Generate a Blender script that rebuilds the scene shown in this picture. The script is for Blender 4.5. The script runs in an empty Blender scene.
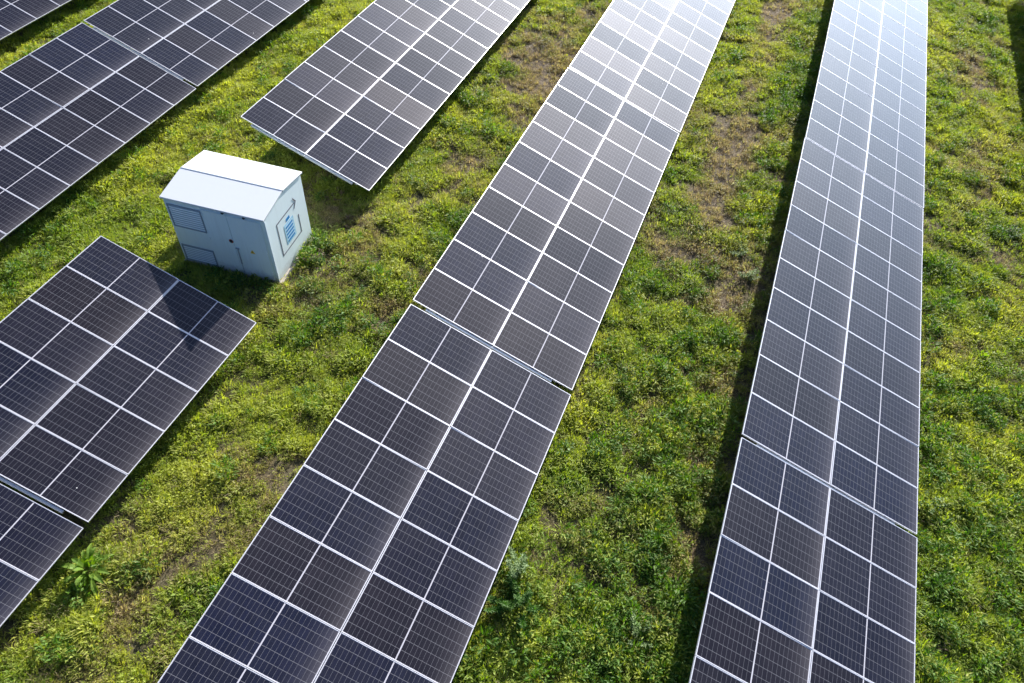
import bpy, math, random
import numpy as np
from mathutils import Matrix, Vector

S = bpy.context.scene
COL = S.collection
R_ = math.radians
random.seed(7)
rng = np.random.default_rng(11)

# ------------------------------------------------------------------ camera
cam_d = bpy.data.cameras.new('camera')
cam = bpy.data.objects.new('camera', cam_d)
COL.objects.link(cam)
cam_d.sensor_fit = 'HORIZONTAL'
cam_d.sensor_width = 36.0
cam_d.lens = 742.22 / 1024 * 36.0
cam_d.clip_end = 5000
_F = Vector((0.62499247, 0.19796864, -0.75511114))
_R = Vector((0.3575559, -0.93247202, 0.05147525))
_U = Vector((0.69392952, 0.30216609, 0.65357285))
CAM_H = 14.33
m = Matrix((( _R.x, _U.x, -_F.x, 0), (_R.y, _U.y, -_F.y, 0), (_R.z, _U.z, -_F.z, CAM_H), (0, 0, 0, 1)))
cam.matrix_world = m
S.camera = cam

# ------------------------------------------------------------------ sky and sun
SUN_EL, SUN_AZ = 22.5, -1.5          # azimuth counter-clockwise from +X (the rows run along X)
w = bpy.data.worlds.new('World')
S.world = w
w.use_nodes = True
nt = w.node_tree
bg = nt.nodes['Background']
sky = nt.nodes.new('ShaderNodeTexSky')
sky.sky_type = 'NISHITA'
sky.sun_disc = False
sky.sun_elevation = R_(SUN_EL)
sky.sun_rotation = R_(90 - SUN_AZ)
sky.air_density = 1.0
sky.dust_density = 1.0
sky.ozone_density = 2.0
wb = nt.nodes.new('ShaderNodeMix')                    # cool daylight balance of the photograph
wb.data_type = 'RGBA'; wb.blend_type = 'MULTIPLY'
wb.inputs[0].default_value = 1.0
wb.inputs[7].default_value = (0.54, 0.72, 1.08, 1)
nt.links.new(sky.outputs[0], wb.inputs[6])
# bright hazy glow of the low sky around the sun
_sv = Vector((math.cos(R_(18)) * math.cos(R_(SUN_AZ - 12)), math.cos(R_(18)) * math.sin(R_(SUN_AZ - 12)), math.sin(R_(18))))
tcw = nt.nodes.new('ShaderNodeTexCoord')
dot = nt.nodes.new('ShaderNodeVectorMath'); dot.operation = 'DOT_PRODUCT'
nt.links.new(tcw.outputs['Generated'], dot.inputs[0]); dot.inputs[1].default_value = _sv
mx0 = nt.nodes.new('ShaderNodeMath'); mx0.operation = 'MAXIMUM'; nt.links.new(dot.outputs['Value'], mx0.inputs[0]); mx0.inputs[1].default_value = 0.0
pw = nt.nodes.new('ShaderNodeMath'); pw.operation = 'POWER'; nt.links.new(mx0.outputs[0], pw.inputs[0]); pw.inputs[1].default_value = 8.0
glow = nt.nodes.new('ShaderNodeMix'); glow.data_type = 'RGBA'; glow.blend_type = 'ADD'
glow.inputs[0].default_value = 1.0
gm = nt.nodes.new('ShaderNodeVectorMath'); gm.operation = 'SCALE'; gm.inputs[0].default_value = (27.0, 31.0, 35.5)
nt.links.new(pw.outputs[0], gm.inputs['Scale'])
nt.links.new(wb.outputs[2], glow.inputs[6]); nt.links.new(gm.outputs[0], glow.inputs[7])
# tighter aureole right around the sun
_sa = Vector((math.cos(R_(25)) * math.cos(R_(SUN_AZ - 2)), math.cos(R_(25)) * math.sin(R_(SUN_AZ - 2)), math.sin(R_(25))))
dot2 = nt.nodes.new('ShaderNodeVectorMath'); dot2.operation = 'DOT_PRODUCT'
nt.links.new(tcw.outputs['Generated'], dot2.inputs[0]); dot2.inputs[1].default_value = _sa
mx2 = nt.nodes.new('ShaderNodeMath'); mx2.operation = 'MAXIMUM'; nt.links.new(dot2.outputs['Value'], mx2.inputs[0]); mx2.inputs[1].default_value = 0.0
pw2 = nt.nodes.new('ShaderNodeMath'); pw2.operation = 'POWER'; nt.links.new(mx2.outputs[0], pw2.inputs[0]); pw2.inputs[1].default_value = 34.0
gm2 = nt.nodes.new('ShaderNodeVectorMath'); gm2.operation = 'SCALE'; gm2.inputs[0].default_value = (26.0, 26.5, 27.0)
nt.links.new(pw2.outputs[0], gm2.inputs['Scale'])
aur = nt.nodes.new('ShaderNodeMix'); aur.data_type = 'RGBA'; aur.blend_type = 'ADD'; aur.inputs[0].default_value = 1.0
nt.links.new(glow.outputs[2], aur.inputs[6]); nt.links.new(gm2.outputs[0], aur.inputs[7])
nt.links.new(aur.outputs[2], bg.inputs[0])
bg.inputs[1].default_value = 0.05
sd = bpy.data.lights.new('sun', 'SUN')
sd.energy = 5.0
sd.angle = R_(0.5)
sd.color = (1.0, 0.95, 0.88)
sun = bpy.data.objects.new('sun', sd)
COL.objects.link(sun)
_s = Vector((math.cos(R_(SUN_EL)) * math.cos(R_(SUN_AZ)), math.cos(R_(SUN_EL)) * math.sin(R_(SUN_AZ)), math.sin(R_(SUN_EL))))
sun.rotation_euler = _s.to_track_quat('Z', 'Y').to_euler()
S.view_settings.view_transform = 'Standard'
S.view_settings.look = 'None'
S.view_settings.exposure = 1.3
S.view_settings.gamma = 1.0

# ------------------------------------------------------------------ helpers
def tag(o, label=None, cat=None, group=None, kind=None):
    if label: o['label'] = label
    if cat: o['category'] = cat
    if group: o['group'] = group
    if kind: o['kind'] = kind
    return o

def empty(name, loc=(0, 0, 0), rz=0):
    o = bpy.data.objects.new(name, None)
    COL.objects.link(o)
    o.location = loc
    o.rotation_euler = (0, 0, rz)
    o.empty_display_size = 0.3
    return o

class MB:
    """collects simple solids and links them as ONE mesh object"""
    def __init__(self):
        self.v, self.f, self.mi = [], [], []
    def quadbox(self, pts8, mi=0):
        b = len(self.v)
        self.v += [tuple(p) for p in pts8]
        for q in ((0, 3, 2, 1), (4, 5, 6, 7), (0, 1, 5, 4), (1, 2, 6, 5), (2, 3, 7, 6), (3, 0, 4, 7)):
            self.f.append(tuple(b + i for i in q)); self.mi.append(mi)
    def box(self, x0, x1, y0, y1, z0, z1, mi=0):
        self.quadbox([(x0, y0, z0), (x1, y0, z0), (x1, y1, z0), (x0, y1, z0),
                      (x0, y0, z1), (x1, y0, z1), (x1, y1, z1), (x0, y1, z1)], mi)
        return self
    def prism(self, poly, depth, fn, mi=0):
        """poly: 2D outline (ccw); fn(u, v, w) -> 3D; extruded w = 0..depth"""
        n = len(poly); b = len(self.v)
        self.v += [tuple(fn(u, v, 0)) for u, v in poly] + [tuple(fn(u, v, depth)) for u, v in poly]
        self.f.append(tuple(b + n + i for i in range(n))); self.mi.append(mi)
        self.f.append(tuple(b + n - 1 - i for i in range(n))); self.mi.append(mi)
        for i in range(n):
            j = (i + 1) % n
            self.f.append((b + i, b + j, b + n + j, b + n + i)); self.mi.append(mi)
        return self
    def tube(self, p0, p1, r0, r1=None, n=8, mi=0):
        p0, p1 = Vector(p0), Vector(p1); r1 = r0 if r1 is None else r1
        d = (p1 - p0).normalized(); a = d.orthogonal().normalized(); c = d.cross(a)
        b = len(self.v)
        for p, r in ((p0, r0), (p1, r1)):
            for k in range(n):
                t = 2 * math.pi * k / n
                self.v.append(tuple(p + a * math.cos(t) * r + c * math.sin(t) * r))
        for k in range(n):
            l = (k + 1) % n
            self.f.append((b + k, b + l, b + n + l, b + n + k)); self.mi.append(mi)
        self.f.append(tuple(b + n - 1 - k for k in range(n))); self.mi.append(mi)
        self.f.append(tuple(b + n + k for k in range(n))); self.mi.append(mi)
        return self
    def build(self, name, mats, parent=None, bevel=0.0):
        me = bpy.data.meshes.new(name)
        me.from_pydata(self.v, [], self.f)
        mats = mats if isinstance(mats, (list, tuple)) else [mats]
        for mm in mats: me.materials.append(mm)
        me.polygons.foreach_set('material_index', self.mi)
        me.update()
        import bmesh
        bm = bmesh.new(); bm.from_mesh(me)
        bmesh.ops.recalc_face_normals(bm, faces=bm.faces)
        bm.to_mesh(me); bm.free()
        o = bpy.data.objects.new(name, me)
        COL.objects.link(o)
        if bevel:
            md = o.modifiers.new('bevel', 'BEVEL'); md.width = bevel; md.segments = 2; md.limit_method = 'ANGLE'
        if parent: o.parent = parent
        return o

class NT:
    def __init__(self, name):
        self.m = bpy.data.materials.new(name); self.m.use_nodes = True
        self.t = self.m.node_tree; self.p = self.t.nodes['Principled BSDF']; self.out = self.t.nodes['Material Output']
    def n(self, ty, **kw):
        nd = self.t.nodes.new(ty)
        for k, v in kw.items(): setattr(nd, k, v)
        return nd
    def l(self, a, b): self.t.links.new(a, b)
    def val(self, sock, v):
        if hasattr(v, 'is_linked') or isinstance(v, bpy.types.NodeSocket): self.l(v, sock)
        else: sock.default_value = v
    def math(self, op, a, b=None, c=None, clamp=False):
        nd = self.n('ShaderNodeMath', operation=op, use_clamp=clamp)
        self.val(nd.inputs[0], a)
        if b is not None: self.val(nd.inputs[1], b)
        if c is not None: self.val(nd.inputs[2], c)
        return nd.outputs[0]
    def mix(self, f, a, b, blend='MIX'):
        nd = self.n('ShaderNodeMix', data_type='RGBA', blend_type=blend)
        self.val(nd.inputs[0], f)
        for s, v in ((nd.inputs[6], a), (nd.inputs[7], b)):
            if isinstance(v, bpy.types.NodeSocket): self.l(v, s)
            else: s.default_value = (*v, 1)
        return nd.outputs[2]
    def noise(self, vec, scale, detail=4, rough=.55, dist=0):
        nd = self.n('ShaderNodeTexNoise'); nd.inputs['Scale'].default_value = scale
        nd.inputs['Detail'].default_value = detail; nd.inputs['Roughness'].default_value = rough
        nd.inputs['Distortion'].default_value = dist
        if vec is not None: self.l(vec, nd.inputs['Vector'])
        return nd
    def ramp(self, f, stops):
        nd = self.n('ShaderNodeValToRGB'); self.l(f, nd.inputs[0])
        e = nd.color_ramp.elements
        while len(e) < len(stops): e.new(0.5)
        for k, (p, c) in enumerate(stops):
            e[k].position = p; e[k].color = (*c, 1)
        return nd.outputs[0]

def painted(name, col, rough=.45, metal=0.0, dirt=.12, dirt_col=(.25, .2, .14), scale=3.0, spec=.4):
    t = NT(name)
    tc = t.n('ShaderNodeTexCoord')
    a = t.noise(tc.outputs['Object'], scale, 6, .65)
    b = t.noise(tc.outputs['Object'], scale * 9, 3, .6)
    f = t.math('MULTIPLY', t.math('SUBTRACT', a.outputs[0], .42, clamp=True), dirt * 4, clamp=True)
    c = t.mix(f, col, dirt_col)
    c = t.mix(t.math('MULTIPLY', b.outputs[0], .12), c, tuple(x * .7 for x in col))
    t.l(c, t.p.inputs['Base Color'])
    t.l(t.math('MULTIPLY_ADD', a.outputs[0], .25, rough - .12), t.p.inputs['Roughness'])
    t.p.inputs['Metallic'].default_value = metal
    t.p.inputs['Specular IOR Level'].default_value = spec
    return t.m

M = {}
M['alu'] = painted('anodised_aluminium', (.76, .755, .79), .40, .45, .05, (.4, .36, .3), 2.0, .5)
M['galv'] = painted('galvanised_steel', (.50, .52, .53), .45, .5, .12, (.3, .27, .22), 4.0)
def wall_paint():
    m_ = painted('white_wall_paint', (.73, .83, .86), .45, 0, .06, (.48, .5, .46), 1.2)
    t = NT.__new__(NT); t.m = m_; t.t = m_.node_tree; t.p = t.t.nodes['Principled BSDF']; t.out = t.t.nodes['Material Output']
    tc = t.n('ShaderNodeTexCoord'); sp = t.n('ShaderNodeSeparateXYZ'); t.l(tc.outputs['Object'], sp.inputs[0])
    mp = t.n('ShaderNodeMapping'); mp.inputs['Scale'].default_value = (9, 9, .5); t.l(tc.outputs['Object'], mp.inputs[0])
    streak = t.noise(mp.outputs[0], 1.6, 4, .6); splash = t.noise(tc.outputs['Object'], 11, 5, .7)
    old = t.p.inputs['Base Color'].links[0].from_socket
    c = t.mix(t.math('MULTIPLY', t.math('SUBTRACT', streak.outputs[0], .52, clamp=True), 1.3, clamp=True), old, (.55, .61, .63))
    lo = t.math('SUBTRACT', 1.0, t.math('DIVIDE', sp.outputs[2], t.math('MULTIPLY_ADD', splash.outputs[0], .7, .05)), clamp=True)
    c = t.mix(t.math('MULTIPLY', lo, .6), c, (.24, .19, .13))
    t.l(c, t.p.inputs['Base Color'])
    return m_
M['white'] = wall_paint()
M['roofwhite'] = painted('white_roof_sheet', (.72, .74, .75), .4, 0, .05, (.55, .54, .5), .9)
M['greypaint'] = painted('grey_trim_paint', (.30, .35, .41), .5, 0, .1)
M['slat'] = painted('louvre_paint', (.78, .86, .92), .45, 0, .06, (.4, .4, .38))
M['dark'] = painted('dark_plastic', (.03, .025, .03), .5, 0, 0)
M['recess'] = painted('vent_recess', (.28, .36, .45), .7, 0, .05)
M['red'] = painted('red_enamel', (.35, .03, .03), .4, 0, .02)
M['yellow'] = painted('yellow_sign_film', (.75, .48, .03), .45, 0, .02)
M['blue'] = painted('blue_sign_film', (.02, .22, .52), .45, 0, .02)
M['lightblue'] = painted('light_blue_film', (.30, .58, .78), .45, 0, .02)
M['logogrey'] = painted('grey_sign_film', (.16, .16, .19), .5, 0, .02)
M['concrete'] = painted('concrete', (.42, .37, .31), .85, 0, .25, (.2, .17, .12), 5)

# photovoltaic laminate ------------------------------------------------------
PITCH, Q, TILT = 1.15, 1.06122, R_(18.636)
MW, ML = 1.141, 2.108          # module width (along the row) and length (up the slope)
def laminate():
    t = NT('photovoltaic_laminate')
    uv = t.n('ShaderNodeUVMap'); uv.uv_map = 'UVMap'
    sp = t.n('ShaderNodeSeparateXYZ'); t.l(uv.outputs[0], sp.inputs[0])
    x, y = sp.outputs[0], sp.outputs[1]                 # metres from the module centre
    CW, CL = MW - .036, ML - .038                        # cell field
    gap = .0115                                         # half of the bare strip across the middle
    ax, ay = t.math('ABSOLUTE', x), t.math('ABSOLUTE', y)
    # margins
    inx = t.math('LESS_THAN', ax, CW / 2)
    iny = t.math('MULTIPLY', t.math('LESS_THAN', ay, CL / 2), t.math('GREATER_THAN', ay, gap))
    field = t.math('MULTIPLY', inx, iny)
    # gaps between cell columns (6) and half-cell rows (12 per half)
    px = CW / 6; py = (CL / 2 - gap) / 12
    fx = t.math('FRACT', t.math('DIVIDE', t.math('ADD', x, CW / 2), px))
    fy = t.math('FRACT', t.math('DIVIDE', t.math('SUBTRACT', ay, gap), py))
    dx = t.math('MULTIPLY', t.math('SUBTRACT', .5, t.math('ABSOLUTE', t.math('SUBTRACT', fx, .5))), px)
    dy = t.math('MULTIPLY', t.math('SUBTRACT', .5, t.math('ABSOLUTE', t.math('SUBTRACT', fy, .5))), py)
    lx = t.math('LESS_THAN', dx, .0034)
    ly = t.math('LESS_THAN', dy, .0022)
    line = t.math('MAXIMUM', lx, t.math('MULTIPLY', ly, .8))
    line = t.math('MULTIPLY', line, field)
    # thin busbars, faint
    fb = t.math('FRACT', t.math('DIVIDE', t.math('ADD', x, CW / 2), px / 9))
    bus = t.math('MULTIPLY', t.math('LESS_THAN', t.math('ABSOLUTE', t.math('SUBTRACT', fb, .5)), .03), .35)
    oi = t.n('ShaderNodeObjectInfo')
    cell = t.ramp(oi.outputs['Random'], [(0, (.006, .009, .028)), (.18, (.009, .010, .023)), (.36, (.012, .010, .015)),
                                         (.52, (.007, .009, .022)), (.68, (.011, .010, .015)), (.84, (.005, .009, .028)), (1, (.013, .010, .012))])
    tc = t.n('ShaderNodeTexCoord')
    # cell-to-cell shade
    wn = t.n('ShaderNodeTexWhiteNoise', noise_dimensions='3D')
    cx = t.n('ShaderNodeCombineXYZ')
    t.l(t.math('FLOOR', t.math('DIVIDE', t.math('ADD', x, CW / 2), px)), cx.inputs[0])
    t.l(t.math('FLOOR', t.math('DIVIDE', y, py)), cx.inputs[1])
    t.l(t.math('MULTIPLY', oi.outputs['Random'], 91.0), cx.inputs[2])
    t.l(cx.outputs[0], wn.inputs['Vector'])
    cell = t.mix(t.math('MULTIPLY_ADD', wn.outputs[0], .3, .2), cell, (.003, .004, .008))
    c = t.mix(line, cell, (.14, .14, .155))
    c = t.mix(t.math('SUBTRACT', 1.0, field), c, (.45, .44, .48))
    # dust film, thicker towards the low edge of the glass
    geo = t.n('ShaderNodeNewGeometry')
    d1 = t.noise(geo.outputs['Position'], 1.7, 5, .65)
    d2 = t.noise(geo.outputs['Position'], 60, 2, .5)
    low = t.math('POWER', t.math('DIVIDE', t.math('SUBTRACT', ML / 2, y), ML, clamp=True), 11.0)
    dust = t.math('MULTIPLY_ADD', t.math('POWER', d1.outputs[0], 2.0), .045, .004)
    dust = t.math('MULTIPLY_ADD', low, .15, dust)
    dust = t.math('MULTIPLY', dust, t.math('MULTIPLY_ADD', d2.outputs[0], .9, .55))
    c = t.mix(dust, c, (.38, .35, .36))
    # a few bird droppings
    vo = t.n('ShaderNodeTexVoronoi'); vo.inputs['Scale'].default_value = 1.1; t.l(geo.outputs['Position'], vo.inputs['Vector'])
    drop = t.math('LESS_THAN', vo.outputs['Distance'], .016)
    c = t.mix(drop, c, (.6, .6, .58))
    t.l(c, t.p.inputs['Base Color'])
    t.p.inputs['Roughness'].default_value = .45
    t.p.inputs['Specular IOR Level'].default_value = 0.0
    # front glass: clear reflection without the long tails of the default lobe
    gl = t.n('ShaderNodeBsdfAnisotropic', distribution='BECKMANN')
    gl.inputs['Color'].default_value = (1, 1, 1, 1)
    t.l(t.math('MULTIPLY_ADD', d1.outputs[0], .04, .075), gl.inputs['Roughness'])
    fr = t.n('ShaderNodeFresnel'); fr.inputs['IOR'].default_value = 1.32
    mx = t.n('ShaderNodeMixShader'); t.l(fr.outputs[0], mx.inputs[0])
    hz = t.n('ShaderNodeBsdfAnisotropic', distribution='BECKMANN')      # faint haze of the textured, dusty glass
    hz.inputs['Color'].default_value = (1, .90, .87, 1); hz.inputs['Roughness'].default_value = .52
    m0 = t.n('ShaderNodeMixShader'); t.l(t.math('MULTIPLY_ADD', t.math('FRACT', t.math('MULTIPLY', oi.outputs['Random'], 37.3)), .009, .0025), m0.inputs[0])
    t.l(t.p.outputs[0], m0.inputs[1]); t.l(hz.outputs[0], m0.inputs[2])
    t.l(m0.outputs[0], mx.inputs[1]); t.l(gl.outputs[0], mx.inputs[2]); t.l(mx.outputs[0], t.out.inputs[0])
    return t.m
M['pv'] = laminate()
M['backsheet'] = painted('white_backsheet', (.65, .65, .66), .6, 0, .05)

# ------------------------------------------------------------------ ground noise (shared by soil and plants)
def vnoise(x, y, scale, seed, oct=4, rough=.5):
    r = np.random.default_rng(seed); tot = np.zeros_like(x); amp = 1; s = 0
    for k in range(oct):
        g = r.random((256, 256)); u = x / scale * 2 ** k; v = y / scale * 2 ** k
        iu = np.floor(u).astype(int); iv = np.floor(v).astype(int); fu = u - iu; fv = v - iv
        fu = fu * fu * (3 - 2 * fu); fv = fv * fv * (3 - 2 * fv)
        a = g[iu % 256, iv % 256]; b = g[(iu + 1) % 256, iv % 256]; c = g[iu % 256, (iv + 1) % 256]; d = g[(iu + 1) % 256, (iv + 1) % 256]
        tot += amp * ((a * (1 - fu) + b * fu) * (1 - fv) + (c * (1 - fu) + d * fu) * fv); s += amp; amp *= rough
    return tot / s
def bump(v, c, w): return np.exp(-((v - c) / w) ** 2)
def sstep(v, a, b):
    t = np.clip((v - a) / (b - a), 0, 1); return t * t * (3 - 2 * t)
def field_height(x, y):
    return .10 * (vnoise(x, y, 3.0, 5, 4) - .5) + .05 * (vnoise(x, y, .6, 6, 3) - .5)
CABX, CABY, CABR, CABL, CABW = 11.25, 10.173, .093, 2.78, 1.975
def cab_local(x, y):
    c, s = math.cos(CABR), math.sin(CABR); dx, dy = x - CABX, y - CABY
    return dx * c + dy * s, -dx * s + dy * c
def dryness(x, y):
    n = vnoise(x, y, 2.6, 21, 4, .6) * .6 + vnoise(x, y * 2.2, 6, 22, 3) * .4
    d = (n - .5) * 2.4 + (vnoise(x, y, .9, 23, 3, .6) - .5) * 1.3
    d += .75 * bump(y, .0, .85) * sstep(x, 13, 20)                      # worn middle of the lane beside the right-hand row
    d += .35 * bump(y, -8.0, .8) * sstep(x, 16, 24)
    d += .40 * bump(y, 7.4, 1.2) * sstep(x, 15, 21)
    d += .36 * bump(y, 7.4, 2.0) * (1 - sstep(x, 5.5, 8.5))              # near left lane, bleached
    d -= .30 * sstep(y, 12.5, 14.5)                                     # lush lanes on the far left
    d -= .12 * (y < -5) 
    d -= .25 * bump(y, -.2, 2.2) * (1 - sstep(x, 9, 14))
    a, b = cab_local(x, y)
    d += .7 * bump(a, 2.9, 1.0) * bump(b, -.4, 1.3)                     # bare soil between the cabinet and the table end
    d += .5 * bump(a, -.1, .5) * bump(b, 2.9, .7)
    d += .35 * bump(a, .3, .7) * bump(b, -.5, .4)
    return d

# ------------------------------------------------------------------ ground
def soil():
    t = NT('field_soil')
    geo = t.n('ShaderNodeNewGeometry')
    a = t.noise(geo.outputs['Position'], .9, 6, .65); b = t.noise(geo.outputs['Position'], 14, 5, .7); c_ = t.noise(geo.outputs['Position'], 70, 3, .6)
    at = t.n('ShaderNodeAttribute'); at.attribute_name = 'dry'
    base = t.ramp(b.outputs[0], [(.25, (.075, .058, .042)), (.5, (.15, .118, .085)), (.75, (.27, .22, .16))])
    green = t.ramp(b.outputs[0], [(.25, (.045, .045, .020)), (.5, (.09, .085, .036)), (.75, (.16, .145, .07))])
    f = t.math('MULTIPLY_ADD', a.outputs[0], .8, t.math('MULTIPLY_ADD', at.outputs['Fac'], .9, -.25), clamp=True)
    col = t.mix(f, green, base)
    vo = t.n('ShaderNodeTexVoronoi'); vo.inputs['Scale'].default_value = 30; t.l(geo.outputs['Position'], vo.inputs['Vector'])
    stone = t.math('MULTIPLY', t.math('LESS_THAN', vo.outputs['Distance'], .16), t.math('GREATER_THAN', c_.outputs[0], .55))
    col = t.mix(stone, col, (.22, .2, .17))
    t.l(col, t.p.inputs['Base Color']); t.p.inputs['Roughness'].default_value = .95; t.p.inputs['Specular IOR Level'].default_value = .1
    bp = t.n('ShaderNodeBump'); bp.inputs['Strength'].default_value = .9; bp.inputs['Distance'].default_value = .04
    t.l(t.math('ADD', b.outputs[0], t.math('MULTIPLY', c_.outputs[0], .5)), bp.inputs['Height']); t.l(bp.outputs[0], t.p.inputs['Normal'])
    return t.m
def make_ground():
    xs = np.concatenate([np.array([-3000, -800, -200, -60, -20]), np.arange(-6, 50.01, .2), np.array([60, 90, 200, 800, 3000])])
    ys = np.concatenate([np.array([-3000, -800, -200, -60, -24]), np.arange(-16, 34.01, .2), np.array([44, 80, 200, 800, 3000])])
    X, Y = np.meshgrid(xs, ys, indexing='ij')
    Z = np.where((X > -6.1) & (X < 50.1) & (Y > -16.1) & (Y < 34.1), field_height(X, Y), 0)
    nx, ny = X.shape
    v = np.stack([X.ravel(), Y.ravel(), Z.ravel()], 1)
    i = np.arange(nx * ny).reshape(nx, ny)
    f = np.stack([i[:-1, :-1].ravel(), i[1:, :-1].ravel(), i[1:, 1:].ravel(), i[:-1, 1:].ravel()], 1)
    me = bpy.data.meshes.new('ground'); me.from_pydata(v.tolist(), [], f.tolist()); me.materials.append(soil())
    at = me.attributes.new('dry', 'FLOAT', 'POINT'); at.data.foreach_set('value', np.clip(dryness(X, Y), -1, 1).ravel().astype(np.float32))
    me.polygons.foreach_set('use_smooth', np.ones(len(f), bool)); me.update()
    o = bpy.data.objects.new('ground', me); COL.objects.link(o); tag(o, kind='structure')
make_ground()

# ------------------------------------------------------------------ solar tables
HIGH = 2.0                                              # height of the high edge above the ground
def panel_proto():
    b = MB(); hx, hy = MW / 2 - .010, ML / 2 - .010
    me = bpy.data.meshes.new('solar_panel')
    zt, zb = -.004, -.010
    v = [(-hx, -hy, zt), (hx, -hy, zt), (hx, hy, zt), (-hx, hy, zt), (-hx, -hy, zb), (hx, -hy, zb), (hx, hy, zb), (-hx, hy, zb)]
    f = [(0, 1, 2, 3), (7, 6, 5, 4), (0, 4, 5, 1), (1, 5, 6, 2), (2, 6, 7, 3), (3, 7, 4, 0)]
    me.from_pydata(v, [], f); me.materials.append(M['pv']); me.materials.append(M['backsheet'])
    me.polygons.foreach_set('material_index', [0, 1, 1, 1, 1, 1])
    uv = me.uv_layers.new(name='UVMap')
    for lp in me.loops: uv.data[lp.index].uv = (v[lp.vertex_index][0], v[lp.vertex_index][1])
    me.update()
    fr = MB(); X, Y, wd, dp = MW / 2, ML / 2, .0115, .035
    fr.box(-X, X, -Y, -Y + wd, -dp, 0); fr.box(-X, X, Y - wd, Y, -dp, 0)
    fr.box(-X, -X + wd, -Y + wd, Y - wd, -dp, 0); fr.box(X - wd, X, -Y + wd, Y - wd, -dp, 0)
    fo = fr.build('panel_frame', M['alu'])
    return me, fo.data, fo
PANEL_ME, FRAME_ME, _fo = panel_proto()
bpy.data.objects.remove(_fo)
ct, st = math.cos(TILT), math.sin(TILT)
def slope(x, s, dz=0):                                   # s = distance down the slope from the high edge, dz = offset along the panel normal
    return (x, -s * ct - dz * st * 1.0, HIGH - s * st + dz * ct)
def slope_bar(mb, x0, x1, s0, s1, d0, d1):
    P = lambda x, s, d: Vector((x, -s * ct - d * st, HIGH - s * st + d * ct))
    mb.quadbox([P(x0, s0, d0), P(x1, s0, d0), P(x1, s1, d0), P(x0, s1, d0), P(x0, s0, d1), P(x1, s0, d1), P(x1, s1, d1), P(x0, s1, d1)])
_proto = None
SUPPORT = {}
def support_meshes(n):
    """purlins, rafters and posts of a table n modules wide (mesh data, shared)"""
    if n in SUPPORT: return SUPPORT[n]
    L = 4 * Q; W = n * PITCH; out = []
    for s in (.45, 1.65, 2.6, 3.8):
        b = MB(); slope_bar(b, .03, W - .03, s - .03, s + .03, -.095, -.037); out.append(('purlin', b))
    rx = [-.038] + [W * k / (3 if n > 5 else 2) for k in range(1, 3 if n > 5 else 2)] + [W - .12]
    for k, x in enumerate(rx):
        b = MB(); slope_bar(b, x - .03, x + .03, .38, 3.72, -.20 if k else -.085, -.098 if k else -.034); out.append(('rafter', b))
        if k == 0 or k == len(rx) - 1: continue
        for s in (1.0, 3.2):
            b = MB(); p = slope(x, s, -.2); xx = x + .075
            b.box(xx - .04, xx + .04, p[1] - .05, p[1] + .05, -.3, p[2] + .06); out.append(('post', b))
    res = []
    for nm, b in out:
        o = b.build(nm, M['galv']); res.append((nm, o.data)); bpy.data.objects.remove(o)
    SUPPORT[n] = res
    return res
def table(x0, yh, n, label, row_rng):
    root = empty('solar_table', (x0, yh, 0))
    tag(root, label, 'solar table', 'rows of tilted solar panel tables')
    lean = row_rng.gauss(0, .02)
    for i in range(n):
        for k in range(2):
            p = bpy.data.objects.new('solar_panel', PANEL_ME); COL.objects.link(p); p.parent = root
            p.location = slope((i + .5) * PITCH, (2 * k + 1) * Q)
            p.rotation_euler = (TILT + R_(row_rng.gauss(0, .18)), R_(lean + row_rng.gauss(0, .05)), 0)
            f = bpy.data.objects.new('panel_frame', FRAME_ME); COL.objects.link(f); f.parent = p
    for nm, me in support_meshes(n):
        o = bpy.data.objects.new(nm, me); COL.objects.link(o); o.parent = root
    return root
rr = random.Random(3)
TABLES = [
 # x start, y of the high edge, modules, label
 (-1.149, 5.766, 10, 'solar table of the middle row that fills the bottom centre, below the visible gap'),
 (10.488, 5.785, 10, 'solar table in the middle of the photo, directly above the gap in the central row'),
 (22.064, 5.775, 10, 'pale glaring solar table at the far upper end of the central row'),
 (33.66, 5.775, 10, 'last solar table of the central row, beyond the brightest glare'),
 (-1.815, -1.934, 10, 'solar table of the right row at the bottom right, nearest the camera'),
 (9.764, -1.930, 10, 'solar table in the middle of the right row, above its narrow gap'),
 (21.30, -1.945, 10, 'pale reflecting solar table at the top of the right row'),
 (32.86, -1.945, 10, 'last solar table of the right row, beyond the pale reflecting one'),
 (3.65, 13.542, 5, 'short five-column solar table at left with the cabinet shadow across its corner'),
 (-7.977, 13.535, 10, 'solar table at the lower left edge, below the short shadowed table'),
 (15.096, 13.515, 5, 'short solar table starting just behind the white cabinet'),
 (20.86, 13.515, 10, 'solar table adjoining the short one behind the cabinet, reaching the top edge'),
 (32.46, 13.515, 10, 'far solar table continuing the row behind the cabinet past the frame'),
 (6.018, 21.24, 10, 'dark solar table at the left edge, left of the white cabinet'),
 (17.665, 21.30, 10, 'solar table at the upper left, above the bright double seam of its row'),
 (29.26, 21.30, 10, 'far solar table continuing the upper left row past the frame'),
 (13.20, 29.16, 10, 'solar table cut off in the very top left corner'),
 (24.80, 29.16, 10, 'far solar table continuing the top left corner row past the frame'),
 (20.60, -9.68, 10, 'solar table just outside the right edge whose shadow falls on the grass'),
 (32.20, -9.68, 10, 'far solar table outside the right edge, casting the top right shadow'),
]
for x0, yh, n, lab in TABLES: table(x0, yh, n, lab, rr)

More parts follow.
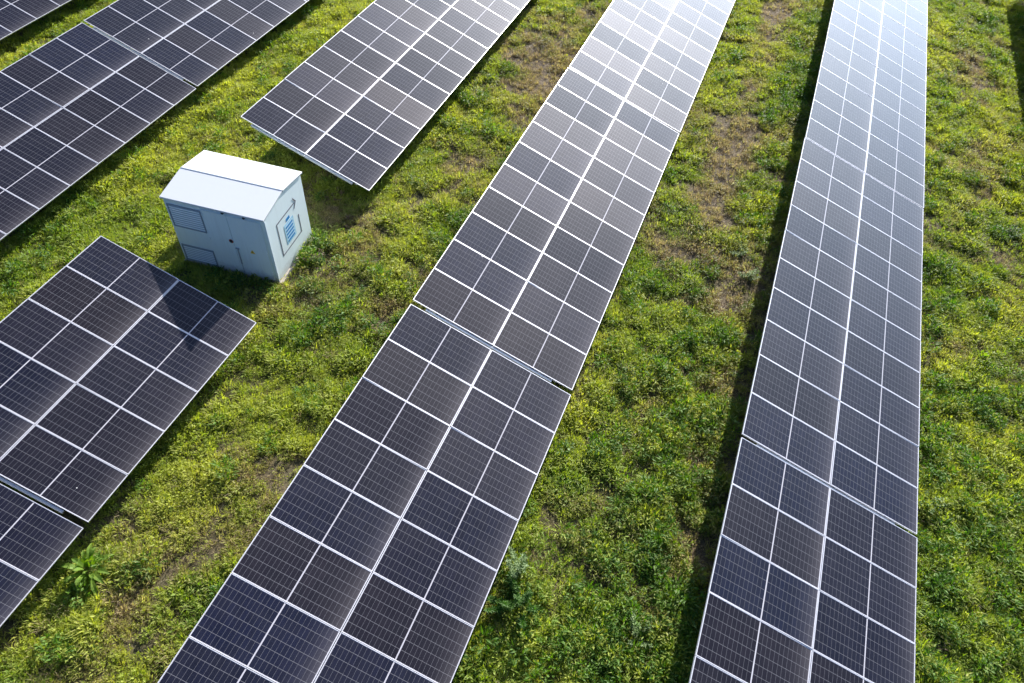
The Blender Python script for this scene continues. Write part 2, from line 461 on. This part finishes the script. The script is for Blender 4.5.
# ------------------------------------------------------------------ equipment cabinet
def cabinet():
    root = empty('equipment_cabinet', (CABX, CABY, 0), CABR)
    tag(root, 'white metal equipment cabinet with low gabled roof and blue battery emblem on its end', 'equipment cabinet')
    L, W = CABL, CABW; he, hr = 2.22, 2.37
    b = MB()                                             # walls: x = away from the front, y = along the front, z up
    b.prism([(0, .10), (W, .10), (W, he), (W / 2, hr), (0, he)], L, lambda u, v, w_: (u, w_, v))
    b.build('wall', M['white'], root, .006)
    r = MB(); ov, oe, th = .065, .03, .05
    def sheet(u0, z0, u1, z1):
        r.prism([(u0, z0), (u1, z1), (u1, z1 + th), (u0, z0 + th)], L + 2 * oe, lambda u, v, w_: (u, w_ - oe, v))
    k = (hr - he) / (W / 2)
    sheet(-ov, he - ov * k + .004, W / 2 - .0185, hr - .0185 * k + .004)
    sheet(W / 2 + .0185, hr - .0185 * k + .004, W + ov, he - ov * k + .004)
    roof = r.build('roof', M['roofwhite'], root, .008)
    c = MB(); c.box(W / 2 - .0180, W / 2 + .0180, -oe + .004, L + oe - .004, hr - .01, hr + .058)
    c.build('ridge_seam', M['greypaint'], roof)
    p = MB(); p.box(-.02, W + .07, -.09, L + .06, -.2, .098)
    p.build('plinth', M['concrete'], root, .015)
    # louvre vents in the left part of the front
    for z0, z1 in ((1.33, 2.03), (.16, .68)):
        y0, y1 = 1.80, 2.70
        v = MB(); v.box(-.004, .003, y0, y1, z0, z1)
        vent = v.build('louvre_vent', M['recess'], root)
        s = MB(); n = 9 if z1 - z0 > .6 else 7
        for i in range(n):
            zz = z0 + .03 + (z1 - z0 - .06) * i / n; h = (z1 - z0 - .06) / n
            s.box(-.012, -.0045, y0 + .022, y1 - .022, zz, zz + h * .6)
        s.build('louvre_slats', M['slat'], vent)
        f = MB(); t = .018
        f.box(-.022, -.0045, y0 - t, y0 + .002, z0 - t, z1 + t); f.box(-.022, -.0045, y1 - .002, y1 + t, z0 - t, z1 + t)
        f.box(-.022, -.0045, y0 + .003, y1 - .003, z1, z1 + t); f.box(-.018, -.0045, y0 + .003, y1 - .003, z0 - t, z0)
        f.build('vent_frame', M['greypaint'], vent)
    # the two door leaves with dark joints between them
    for y0, y1 in ((1.055, 1.74), (.10, 1.045)):
        d = MB(); d.box(-.022, -.002, y0, y1, .16, 2.10)
        door = d.build('door', M['white'], root, .004)
        if y0 < .5:
            h = MB(); h.box(-.05, -.0235, .93, 1.03, 1.03, 1.055); h.box(-.045, -.0235, .965, .99, .50, 1.028)
            h.tube((-.034, .9775, .2), (-.034, .9775, .499), .007)
            h.build('door_handle', M['greypaint'], door)
            g = MB(); F = lambda u, v, w_: (-.0235 - w_, u, v)
            g.prism([(.49, .98), (.63, .98), (.56, 1.105)], .003, F); sg = g.build('warning_sign', M['yellow'], door)
            g = MB(); F2 = lambda u, v, w_: (-.0275 - w_, u, v)
            g.prism([(.566, 1.07), (.545, 1.035), (.56, 1.037), (.55, .998), (.577, 1.044), (.562, 1.042)], .002, F2)
            g.build('lightning_bolt', M['dark'], sg)
        hg = MB()
        for zz in (.35, 1.1, 1.9):
            yy = y1 - .012 if y0 > .5 else y0 + .012
            hg.tube((-.030, yy, zz), (-.030, yy, zz + .10), .010)
        hg.build('hinges', M['slat'], door)
        dr = MB(); dr.quadbox([(-.035, y0, 2.135), (-.0025, y0, 2.135), (-.0025, y1, 2.135), (-.035, y1, 2.135), (-.028, y0, 2.147), (-.0025, y0, 2.16), (-.0025, y1, 2.16), (-.028, y1, 2.147)])
        dr.build('drip_rail', M['white'], root)
    g = MB()
    disc = [(1.11 + .062 * math.cos(a), 1.25 + .062 * math.sin(a)) for a in [2 * math.pi * i / 20 for i in range(20)]]
    g.prism(disc, .004, lambda u, v, w_: (-.0235 - w_, u, v)); bt = g.build('round_sign', M['red'], root)
    g = MB(); disc = [(1.105 + .038 * math.cos(a), 1.255 + .038 * math.sin(a)) for a in [2 * math.pi * i / 16 for i in range(16)]]
    g.prism(disc, .02, lambda u, v, w_: (-.0285 - w_, u, v)); g.build('lock_knob', M['dark'], bt)
    for yy in (1.11, .53):
        g = MB(); g.tube((-.002, yy, 2.185), (-.06, yy, 2.18), .030, .034, 12); g.build('eave_lamp', M['dark'], root)
    # emblem on the end wall: a battery inside a broken arrow frame; u = away from the front, v = up
    E = lambda base: (lambda u, v, w_: (u, -base - w_, v))
    ox = -.04
    def bar(mb, p, q, wd, base, dep=.003):
        p, q = Vector(p), Vector(q); d = (q - p).normalized(); n = Vector((-d.y, d.x)) * wd / 2
        mb.prism([tuple(p - n), tuple(q - n), tuple(q + n), tuple(p + n)], dep, E(base))
    a = MB(); w_ = .034
    u0, u1, v0, v1 = .50 + ox, 1.55 + ox, .66, 1.70
    a_ = lambda *q: bar(a, *q)
    bar(a, (u0, v0 - w_ / 2), (u0, v1 + w_ / 2), w_, .002)
    bar(a, (u0 + w_ / 2 + .0005, v0), (u1 - w_ / 2 - .0005, v0), w_, .002)
    bar(a, (u1, v0 - w_ / 2), (u1, 1.25), w_, .002)
    bar(a, (u0 + w_ / 2 + .0005, v1), (1.45 + ox, v1), w_, .002)
    a.prism([(1.40 + ox, 1.86), (1.425 + ox, 1.88), (1.56 + ox, 1.70), (1.425 + ox, 1.53), (1.40 + ox, 1.55), (1.505 + ox, 1.70)], .003, E(.0055))
    a.build('arrow_emblem', M['logogrey'], root)
    bt = MB(); x0, x1, z0, z1 = .80 + ox, 1.27 + ox, .80, 1.42; t = .03
    bar(bt, (x0, z0), (x0, z1), t, .002); bar(bt, (x1, z0), (x1, z1), t, .002)
    bar(bt, (x0 + t / 2 + .0005, z0 + t / 2), (x1 - t / 2 - .0005, z0 + t / 2), t, .002); bar(bt, (x0 + t / 2 + .0005, z1 - t / 2), (x1 - t / 2 - .0005, z1 - t / 2), t, .002)
    em = bt.build('battery_emblem', M['lightblue'], root)
    ins = MB(); ins.prism([(x0 + .0155, z0 + .031), (x1 - .0155, z0 + .031), (x1 - .0155, z1 - .031), (x0 + .0155, z1 - .031)], .0025, E(.002))
    ins.build('battery_fill', painted('pale_blue_film', (.55, .74, .84), .45, 0, .02), em)
    for i in range(5):
        zz = z0 + .075 + i * .108
        g = MB(); bar(g, (x0 + .05, zz), (x1 - .05, zz), .058, .005); g.build('charge_bar', M['blue'], em)
    g = MB(); bar(g, (.94 + ox, 1.505), (1.13 + ox, 1.505), .09, .002); g.build('battery_cap', M['blue'], em)
    # lifting lugs / corner post strip on the end
    for yy in (-.004,):
        g = MB(); g.box(.0, .035, -.008, -.002, .12, 2.15); g.build('corner_trim', M['slat'], root)
cabinet()

# ------------------------------------------------------------------ plants
def leaf_mat(name, c_fresh, c_warm, c_dry, transl=.42, gloss=.25):
    t = NT(name)
    rn = t.n('ShaderNodeAttribute'); rn.attribute_name = 'rnd'
    ti = t.n('ShaderNodeAttribute'); ti.attribute_name = 'tint'; ti.attribute_type = 'INSTANCER'
    dr = t.n('ShaderNodeAttribute'); dr.attribute_name = 'dry'; dr.attribute_type = 'INSTANCER'
    f1 = t.math('MULTIPLY_ADD', rn.outputs['Fac'], .22, t.math('MULTIPLY', ti.outputs['Fac'], .85), clamp=True)
    c = t.mix(f1, c_fresh, c_warm)
    f2 = t.math('MULTIPLY_ADD', rn.outputs['Fac'], .7, t.math('MULTIPLY_ADD', dr.outputs['Fac'], 1.3, -.75), clamp=True)
    c = t.mix(f2, c, c_dry)
    t.l(c, t.p.inputs['Base Color']); t.p.inputs['Roughness'].default_value = .55; t.p.inputs['Specular IOR Level'].default_value = gloss
    tr = t.n('ShaderNodeBsdfTranslucent')
    hs = t.n('ShaderNodeHueSaturation'); hs.inputs['Saturation'].default_value = 1.15; hs.inputs['Value'].default_value = 1.35
    t.l(c, hs.inputs['Color']); t.l(hs.outputs[0], tr.inputs[0])
    mx = t.n('ShaderNodeMixShader'); mx.inputs[0].default_value = transl
    t.l(t.p.outputs[0], mx.inputs[1]); t.l(tr.outputs[0], mx.inputs[2]); t.l(mx.outputs[0], t.out.inputs[0])
    return t.m
M['grass'] = leaf_mat('grass_blade', (.155, .255, .034), (.46, .475, .088), (.38, .30, .15), .5)
M['herb'] = leaf_mat('herb_leaf', (.135, .240, .032), (.41, .445, .080), (.30, .24, .11), .5)
M['straw'] = leaf_mat('dry_straw', (.27, .22, .115), (.36, .30, .16), (.33, .26, .15), .35)
M['weed'] = leaf_mat('weed_leaf', (.06, .14, .022), (.14, .24, .034), (.17, .16, .06), .45, .25)

def add_blade(V, Fc, Rn, base, az, lean, h, wd, curl, rnd):
    d = np.array([math.cos(az), math.sin(az), 0]); s = np.array([-math.sin(az), math.cos(az), 0]) * wd / 2
    p0 = np.array(base); p1 = p0 + np.array([0, 0, h * .6]) + d * h * .6 * lean; p2 = p1 + np.array([0, 0, h * .4 * (1 - curl)]) + d * h * (.4 * lean + .35 * curl)
    b = len(V)
    V += [p0 - s * .7, p0 + s * .7, p1 + s, p1 - s, p2]
    Fc += [(b, b + 1, b + 2, b + 3), (b + 3, b + 2, b + 4)]; Rn += [rnd] * 5
def add_leaf(V, Fc, Rn, c, az, pitch, ln, wd, rnd, roll=0, fold=.15):
    d = np.array([math.cos(az) * math.cos(pitch), math.sin(az) * math.cos(pitch), math.sin(pitch)])
    s = np.array([-math.sin(az), math.cos(az), roll]); s /= np.linalg.norm(s)
    u = np.cross(d, s); b = len(V); c = np.array(c)
    V += [c, c + d * ln * .45 + s * wd / 2 + u * wd * fold, c + d * ln * .98 - u * ln * .12, c + d * ln * .45 - s * wd / 2 + u * wd * fold, c + d * ln * .5]
    Fc += [(b, b + 1, b + 4), (b + 1, b + 2, b + 4), (b + 2, b + 3, b + 4), (b + 3, b, b + 4)]; Rn += [rnd] * 5
def plant_mesh(name, V, Fc, Rn, mat):
    me = bpy.data.meshes.new(name); me.from_pydata([tuple(map(float, v)) for v in V], [], Fc); me.materials.append(mat)
    a = me.attributes.new('rnd', 'FLOAT', 'POINT'); a.data.foreach_set('value', np.array(Rn, np.float32)); me.update()
    return me
protos = []
def proto(kind, k, me):
    o = bpy.data.objects.new('%s_%02d' % (kind, k), me); protos.append(o)
pr = random.Random(5)
def tuft(nb, rad, h0, h1, wd, lean, mat, name):
    V, Fc, Rn = [], [], []
    for _ in range(nb):
        a = pr.uniform(0, 6.283); r = rad * math.sqrt(pr.random())
        add_blade(V, Fc, Rn, (r * math.cos(a), r * math.sin(a), -.01), a + pr.gauss(0, .7), pr.uniform(.1, lean), pr.uniform(h0, h1), wd * pr.uniform(.7, 1.3), pr.uniform(0, .8), pr.random())
    return plant_mesh(name, V, Fc, Rn, mat)
def herb(nl, rad, h, ln, mat, name, asp=(.3, .55)):
    V, Fc, Rn = [], [], []
    for _ in range(nl):
        a = pr.uniform(0, 6.283); r = rad * math.sqrt(pr.random()); z = h * pr.uniform(.15, 1) * (1 - .5 * (r / rad) ** 2)
        l = ln * pr.uniform(.6, 1.4)
        add_leaf(V, Fc, Rn, (r * math.cos(a), r * math.sin(a), z), a + pr.gauss(0, 1.0), pr.gauss(.45, .5), l, l * pr.uniform(*asp), pr.random(), pr.gauss(0, .5))
    return plant_mesh(name, V, Fc, Rn, mat)
# kinds: 0-3 grass, 4-7 herbs, 8-9 straw, 10-13 tall weeds, 14 tall dry stalks
for k in range(4): proto('a_grass', k, tuft(16, .06, .07, .19, .012, 1.0, M['grass'], 'grass_tuft'))
for k in range(4): proto('b_herb', k, herb(20, .09, .11, .062, M['herb'], 'herb_clump'))
for k in range(2): proto('c_straw', k, tuft(14, .07, .04, .11, .006, 2.2, M['straw'], 'straw_tuft'))
for k in range(4): proto('d_weed', k, herb(64, .17, .27, (.085, .12, .075, .11)[k], M['weed'] if k < 2 else M['herb'], 'weed_clump', ((.3, .5), (.14, .26), (.3, .5), (.12, .22))[k]))
proto('e_stalk', 0, tuft(16, .09, .18, .34, .007, .6, M['straw'], 'stalk_clump'))
pc = bpy.data.collections.new('plant_prototypes')
for o in protos: pc.objects.link(o)

def scatter():
    X0, X1, Y0, Y1 = -2.0, 46.0, -14.0, 32.0
    N = int((X1 - X0) * (Y1 - Y0) * 520)
    x = rng.uniform(X0, X1, N); y = rng.uniform(Y0, Y1, N)
    # keep what the camera sees, plus a generous margin to every side
    P = np.stack([x, y, np.full(N, -CAM_H)], 1)
    zc = P @ np.array(_F); u = P @ np.array(_R) / zc; v = P @ np.array(_U) / zc
    keep = (np.abs(u) < .69 + .10) & (np.abs(v) < .46 + .08)
    x, y = x[keep], y[keep]; N = len(x)
    a, b = cab_local(x, y)
    keep = ~((a > -.03) & (a < CABW + .05) & (b > -.07) & (b < CABL + .04))
    dry = dryness(x, y) + rng.normal(0, .12, N)
    fine = vnoise(x, y, .55, 31, 3, .7)
    dens = np.clip(.16 + .72 * sstep(fine + .10 * (.30 - dry), .40, .60), .08, 1)
    # deep under the tables the ground is hardly ever seen: thinner there
    hid = np.zeros(N, bool)
    for yh in (5.78, -1.94, 13.52, 21.28, 29.16, -9.68):
        hid |= (y < yh - .9) & (y > yh - 4.02 + .5)
    hid &= ~((y > 9.4) & (y < 13.6) & (x > 8.5) & (x < 15.8))
    hid &= ~((y < -10))
    dens = np.where(hid, dens * .25, dens)
    keep &= rng.random(N) < dens
    x, y, dry, fine = x[keep], y[keep], dry[keep], fine[keep]; N = len(x)
    lush = vnoise(x, y, 1.1, 41, 3, .6)
    r = rng.random(N); kind = np.zeros(N, int)
    pg = np.clip(.55 - .2 * (lush - .5), .2, .8)
    kind = np.where(r < pg, rng.integers(0, 4, N), rng.integers(4, 8, N))
    straw = rng.random(N) < np.clip(.15 + .70 * dry + .4 * (.45 - fine), .05, .74)
    kind = np.where(straw, rng.integers(8, 10, N), kind)
    weedy = .006 + .05 * sstep(lush, .55, .72)
    weedy += .075 * bump(y, -.7, 1.3) * (1 - sstep(x, 10, 20)) + .07 * bump(y, -1.75, .55) + .03 * (y < -5) * (1 - sstep(x, 12, 20))
    ca, cb = cab_local(x, y)
    weedy += .10 * bump(ca, .8, 1.3) * bump(cb, -.45, .5) + .06 * bump(ca, -.4, .4) * bump(cb, 1.2, 1.4)
    weedy *= 1 - .8 * sstep(dry, .1, .5)
    wd = rng.random(N) < weedy
    kind = np.where(wd, np.where(rng.random(N) < .5, rng.integers(10, 12, N), rng.integers(12, 14, N)), kind)
    sk = (rng.random(N) < .010 + .02 * (dry > .2)) & ~wd
    kind = np.where(sk, 14, kind)
    h = .55 + 1.5 * (vnoise(x, y, .7, 43, 3, .65) - .25) * (1 - .5 * np.clip(dry, 0, 1))
    scl = h * rng.uniform(.65, 1.45, N)
    scl = np.where(wd, rng.uniform(.5, 1.35, N), scl)
    scl = np.where(sk, rng.uniform(.5, 1.0, N), scl)
    z = field_height(x, y)
    tint = np.clip(.56 + 1.6 * (vnoise(x, y, 1.7, 51, 4, .6) - .5) + .18 * sstep(y, 10, 15) + rng.normal(0, .17, N), 0, 1)
    me = bpy.data.meshes.new('grass')
    me.vertices.add(N); me.vertices.foreach_set('co', np.stack([x, y, z], 1).astype(np.float32).ravel())
    def attr(nm, ty, v): 
        q = me.attributes.new(nm, ty, 'POINT'); q.data.foreach_set('vector' if ty == 'FLOAT_VECTOR' else 'value', v.ravel())
    attr('kind', 'INT', kind.astype(np.int32)); attr('scl', 'FLOAT', scl.astype(np.float32))
    attr('tint', 'FLOAT', tint.astype(np.float32)); attr('dry', 'FLOAT', np.clip(dry + .22, 0, 1).astype(np.float32))
    attr('rot', 'FLOAT_VECTOR', np.stack([rng.normal(0, .12, N), rng.normal(0, .12, N), rng.uniform(0, 6.283, N)], 1).astype(np.float32))
    me.update()
    o = bpy.data.objects.new('grass', me); COL.objects.link(o)
    tag(o, 'meadow grass and low weeds growing between the panel rows', 'grass', kind='stuff')
    g = bpy.data.node_groups.new('grass_scatter', 'GeometryNodeTree')
    g.interface.new_socket('Geometry', in_out='INPUT', socket_type='NodeSocketGeometry')
    g.interface.new_socket('Geometry', in_out='OUTPUT', socket_type='NodeSocketGeometry')
    gi, go = g.nodes.new('NodeGroupInput'), g.nodes.new('NodeGroupOutput')
    ci = g.nodes.new('GeometryNodeCollectionInfo'); ci.inputs[0].default_value = pc
    ci.inputs['Separate Children'].default_value = True; ci.inputs['Reset Children'].default_value = True
    ip = g.nodes.new('GeometryNodeInstanceOnPoints'); ip.inputs['Pick Instance'].default_value = True
    def na(nm, ty):
        q = g.nodes.new('GeometryNodeInputNamedAttribute'); q.data_type = ty; q.inputs[0].default_value = nm; return q.outputs[0]
    g.links.new(gi.outputs[0], ip.inputs['Points']); g.links.new(ci.outputs[0], ip.inputs['Instance'])
    g.links.new(na('kind', 'INT'), ip.inputs['Instance Index'])
    er = g.nodes.new('FunctionNodeEulerToRotation'); g.links.new(na('rot', 'FLOAT_VECTOR'), er.inputs[0]); g.links.new(er.outputs[0], ip.inputs['Rotation'])
    g.links.new(na('scl', 'FLOAT'), ip.inputs['Scale'])
    g.links.new(ip.outputs[0], go.inputs[0])
    md = o.modifiers.new('scatter', 'NODES'); md.node_group = g
    print('grass points', N)
scatter()

# ------------------------------------------------------------------ single plants that stand out of the meadow
M['brown'] = leaf_mat('brown_leaf', (.13, .085, .05), (.22, .15, .09), (.2, .15, .1), .25)
M['silver'] = leaf_mat('silver_green_leaf', (.19, .27, .11), (.28, .36, .15), (.2, .2, .1), .35)
M['stem'] = painted('plant_stem', (.12, .14, .05), .7, 0, .1)
wr = random.Random(17)
def single_plant(x, y, kind, rad, h, n, ln, mat, label, top=None):
    z = float(field_height(np.array([x]), np.array([y]))[0])
    root = empty('weed_plant', (x, y, z), wr.uniform(0, 6.28))
    tag(root, label, 'weed', 'larger weeds standing in the meadow')
    st = MB(); V, Fc, Rn = [], [], []; V2, F2, R2 = [], [], []
    if kind == 'rosette':
        for i in range(n):
            az = i * 2.4 + wr.gauss(0, .2); el = wr.uniform(.12, 1.4); l = ln * wr.uniform(.45, 1.3)
            d = np.array([math.cos(az) * math.cos(el), math.sin(az) * math.cos(el), math.sin(el)])
            c = d * l * .35
            st.tube((0, 0, -.03), tuple(c), .007, .005, 5)
            sd_ = np.array([-math.sin(az), math.cos(az), 0]); b = len(V); k = 6; wd = l * .075
            for q in range(k + 1):
                t = q / k; p = c + d * l * .75 * t - np.array([0, 0, 1]) * l * .42 * t * t
                w_ = wd * (math.sin(math.pi * (.12 + .88 * t)) ** .8) * (1 + .12 * math.sin(q * 2.3)) + .002
                V += [p - sd_ * w_ + np.array([0, 0, .25 * w_]), p, p + sd_ * w_ + np.array([0, 0, .25 * w_])]; Rn += [wr.random()] * 3
            for q in range(k):
                a = b + 3 * q
                Fc += [(a, a + 1, a + 4, a + 3), (a + 1, a + 2, a + 5, a + 4)]
    else:
        ns = 9
        for i in range(ns):
            a = wr.uniform(0, 6.28); r = rad * math.sqrt(wr.random()) * .9; hh = h * wr.uniform(.6, 1.05) * (1 - .35 * (r / rad) ** 2)
            p0 = Vector((r * .35 * math.cos(a), r * .35 * math.sin(a), -.03)); p1 = Vector((r * math.cos(a), r * math.sin(a), hh))
            st.tube(p0, p1, .008, .003, 5)
            m_ = n // ns
            for q in range(m_):
                t = (q + .6) / m_; p = p0.lerp(p1, t); az = q * 2.4 + wr.random(); l = ln * wr.uniform(.6, 1.25) * (1.15 - .5 * t)
                dst = top is not None and t > .72
                (add_leaf)(V2 if dst else V, F2 if dst else Fc, R2 if dst else Rn, (p.x, p.y, max(p.z, .02)), az, wr.gauss(.35, .35), l, l * wr.uniform(.28, .42), wr.random(), wr.gauss(0, .3))
    st.build('stem', M['stem'], root)
    o = bpy.data.objects.new('foliage', plant_mesh('foliage', V, Fc, Rn, mat)); COL.objects.link(o); o.parent = root
    if V2:
        o = bpy.data.objects.new('flower_head', plant_mesh('flower_head', V2, F2, R2, top)); COL.objects.link(o); o.parent = root
for a in [
 (3.00, 9.20, 'rosette', .5, .4, 60, .52, M['herb'], 'bright green broad-leaved rosette on the grass beside the lower left table'),
 (5.60, 1.15, 'bush', .85, .62, 1100, .13, M['weed'], 'large dark green leafy weed against the low edge of the central row, bottom middle'),
 (6.20, 1.45, 'bush', .48, .78, 520, .11, M['silver'], 'pale silvery weed rising beside the panel edge, just above the large dark one'),
 (5.15, .55, 'bush', .60, .40, 420, .11, M['herb'], 'mid green spreading weed on the lane side of the large dark weed'),
 (10.95, -6.42, 'bush', .40, .45, 260, .09, M['weed'], 'dark leafy weed with pale tips at the outer edge of the right row', M['silver']),
 (16.80, -1.45, 'bush', .45, .45, 260, .10, M['silver'], 'grey-green bushy weed at the shadow of the right row, nearer of a pair'),
 (17.60, -1.05, 'bush', .36, .36, 200, .10, M['silver'], 'grey-green bushy weed at the shadow of the right row, farther of a pair'),
 (7.50, -1.15, 'bush', .42, .38, 240, .11, M['weed'], 'dark weed on the lane just left of the near right table shadow'),
 (5.80, -1.10, 'bush', .46, .42, 280, .10, M['silver'], 'pale feathery weed at the bottom edge beside the right row shadow'),
 (15.55, -.45, 'bush', .26, .34, 150, .09, M['herb'], 'small round green weed standing alone in the lane left of the right row'),
 (12.30, 9.55, 'bush', .50, .48, 300, .09, M['weed'], 'dark shrubby weed with dry brown top against the cabinet end wall', M['brown']),
 (15.00, 10.70, 'bush', .55, .30, 260, .10, M['brown'], 'brown withered weed in the shade under the table end behind the cabinet'),
 (14.20, 9.75, 'bush', .40, .28, 200, .10, M['brown'], 'brown withered weed between the cabinet and the table corner behind it'),
 (22.00, -8.75, 'bush', .42, .40, 220, .10, M['silver'], 'pale grey-green weed at the right edge of the photo, upper half'),
 (20.60, 7.05, 'bush', .36, .30, 200, .10, M['weed'], 'dark green weed in the lane between the central row and the row behind the cabinet'),
 (9.35, 1.45, 'rosette', .3, .3, 14, .30, M['silver'], 'small pale-leaved rosette at the panel edge just below the gap of the central row'),
]: single_plant(*a)
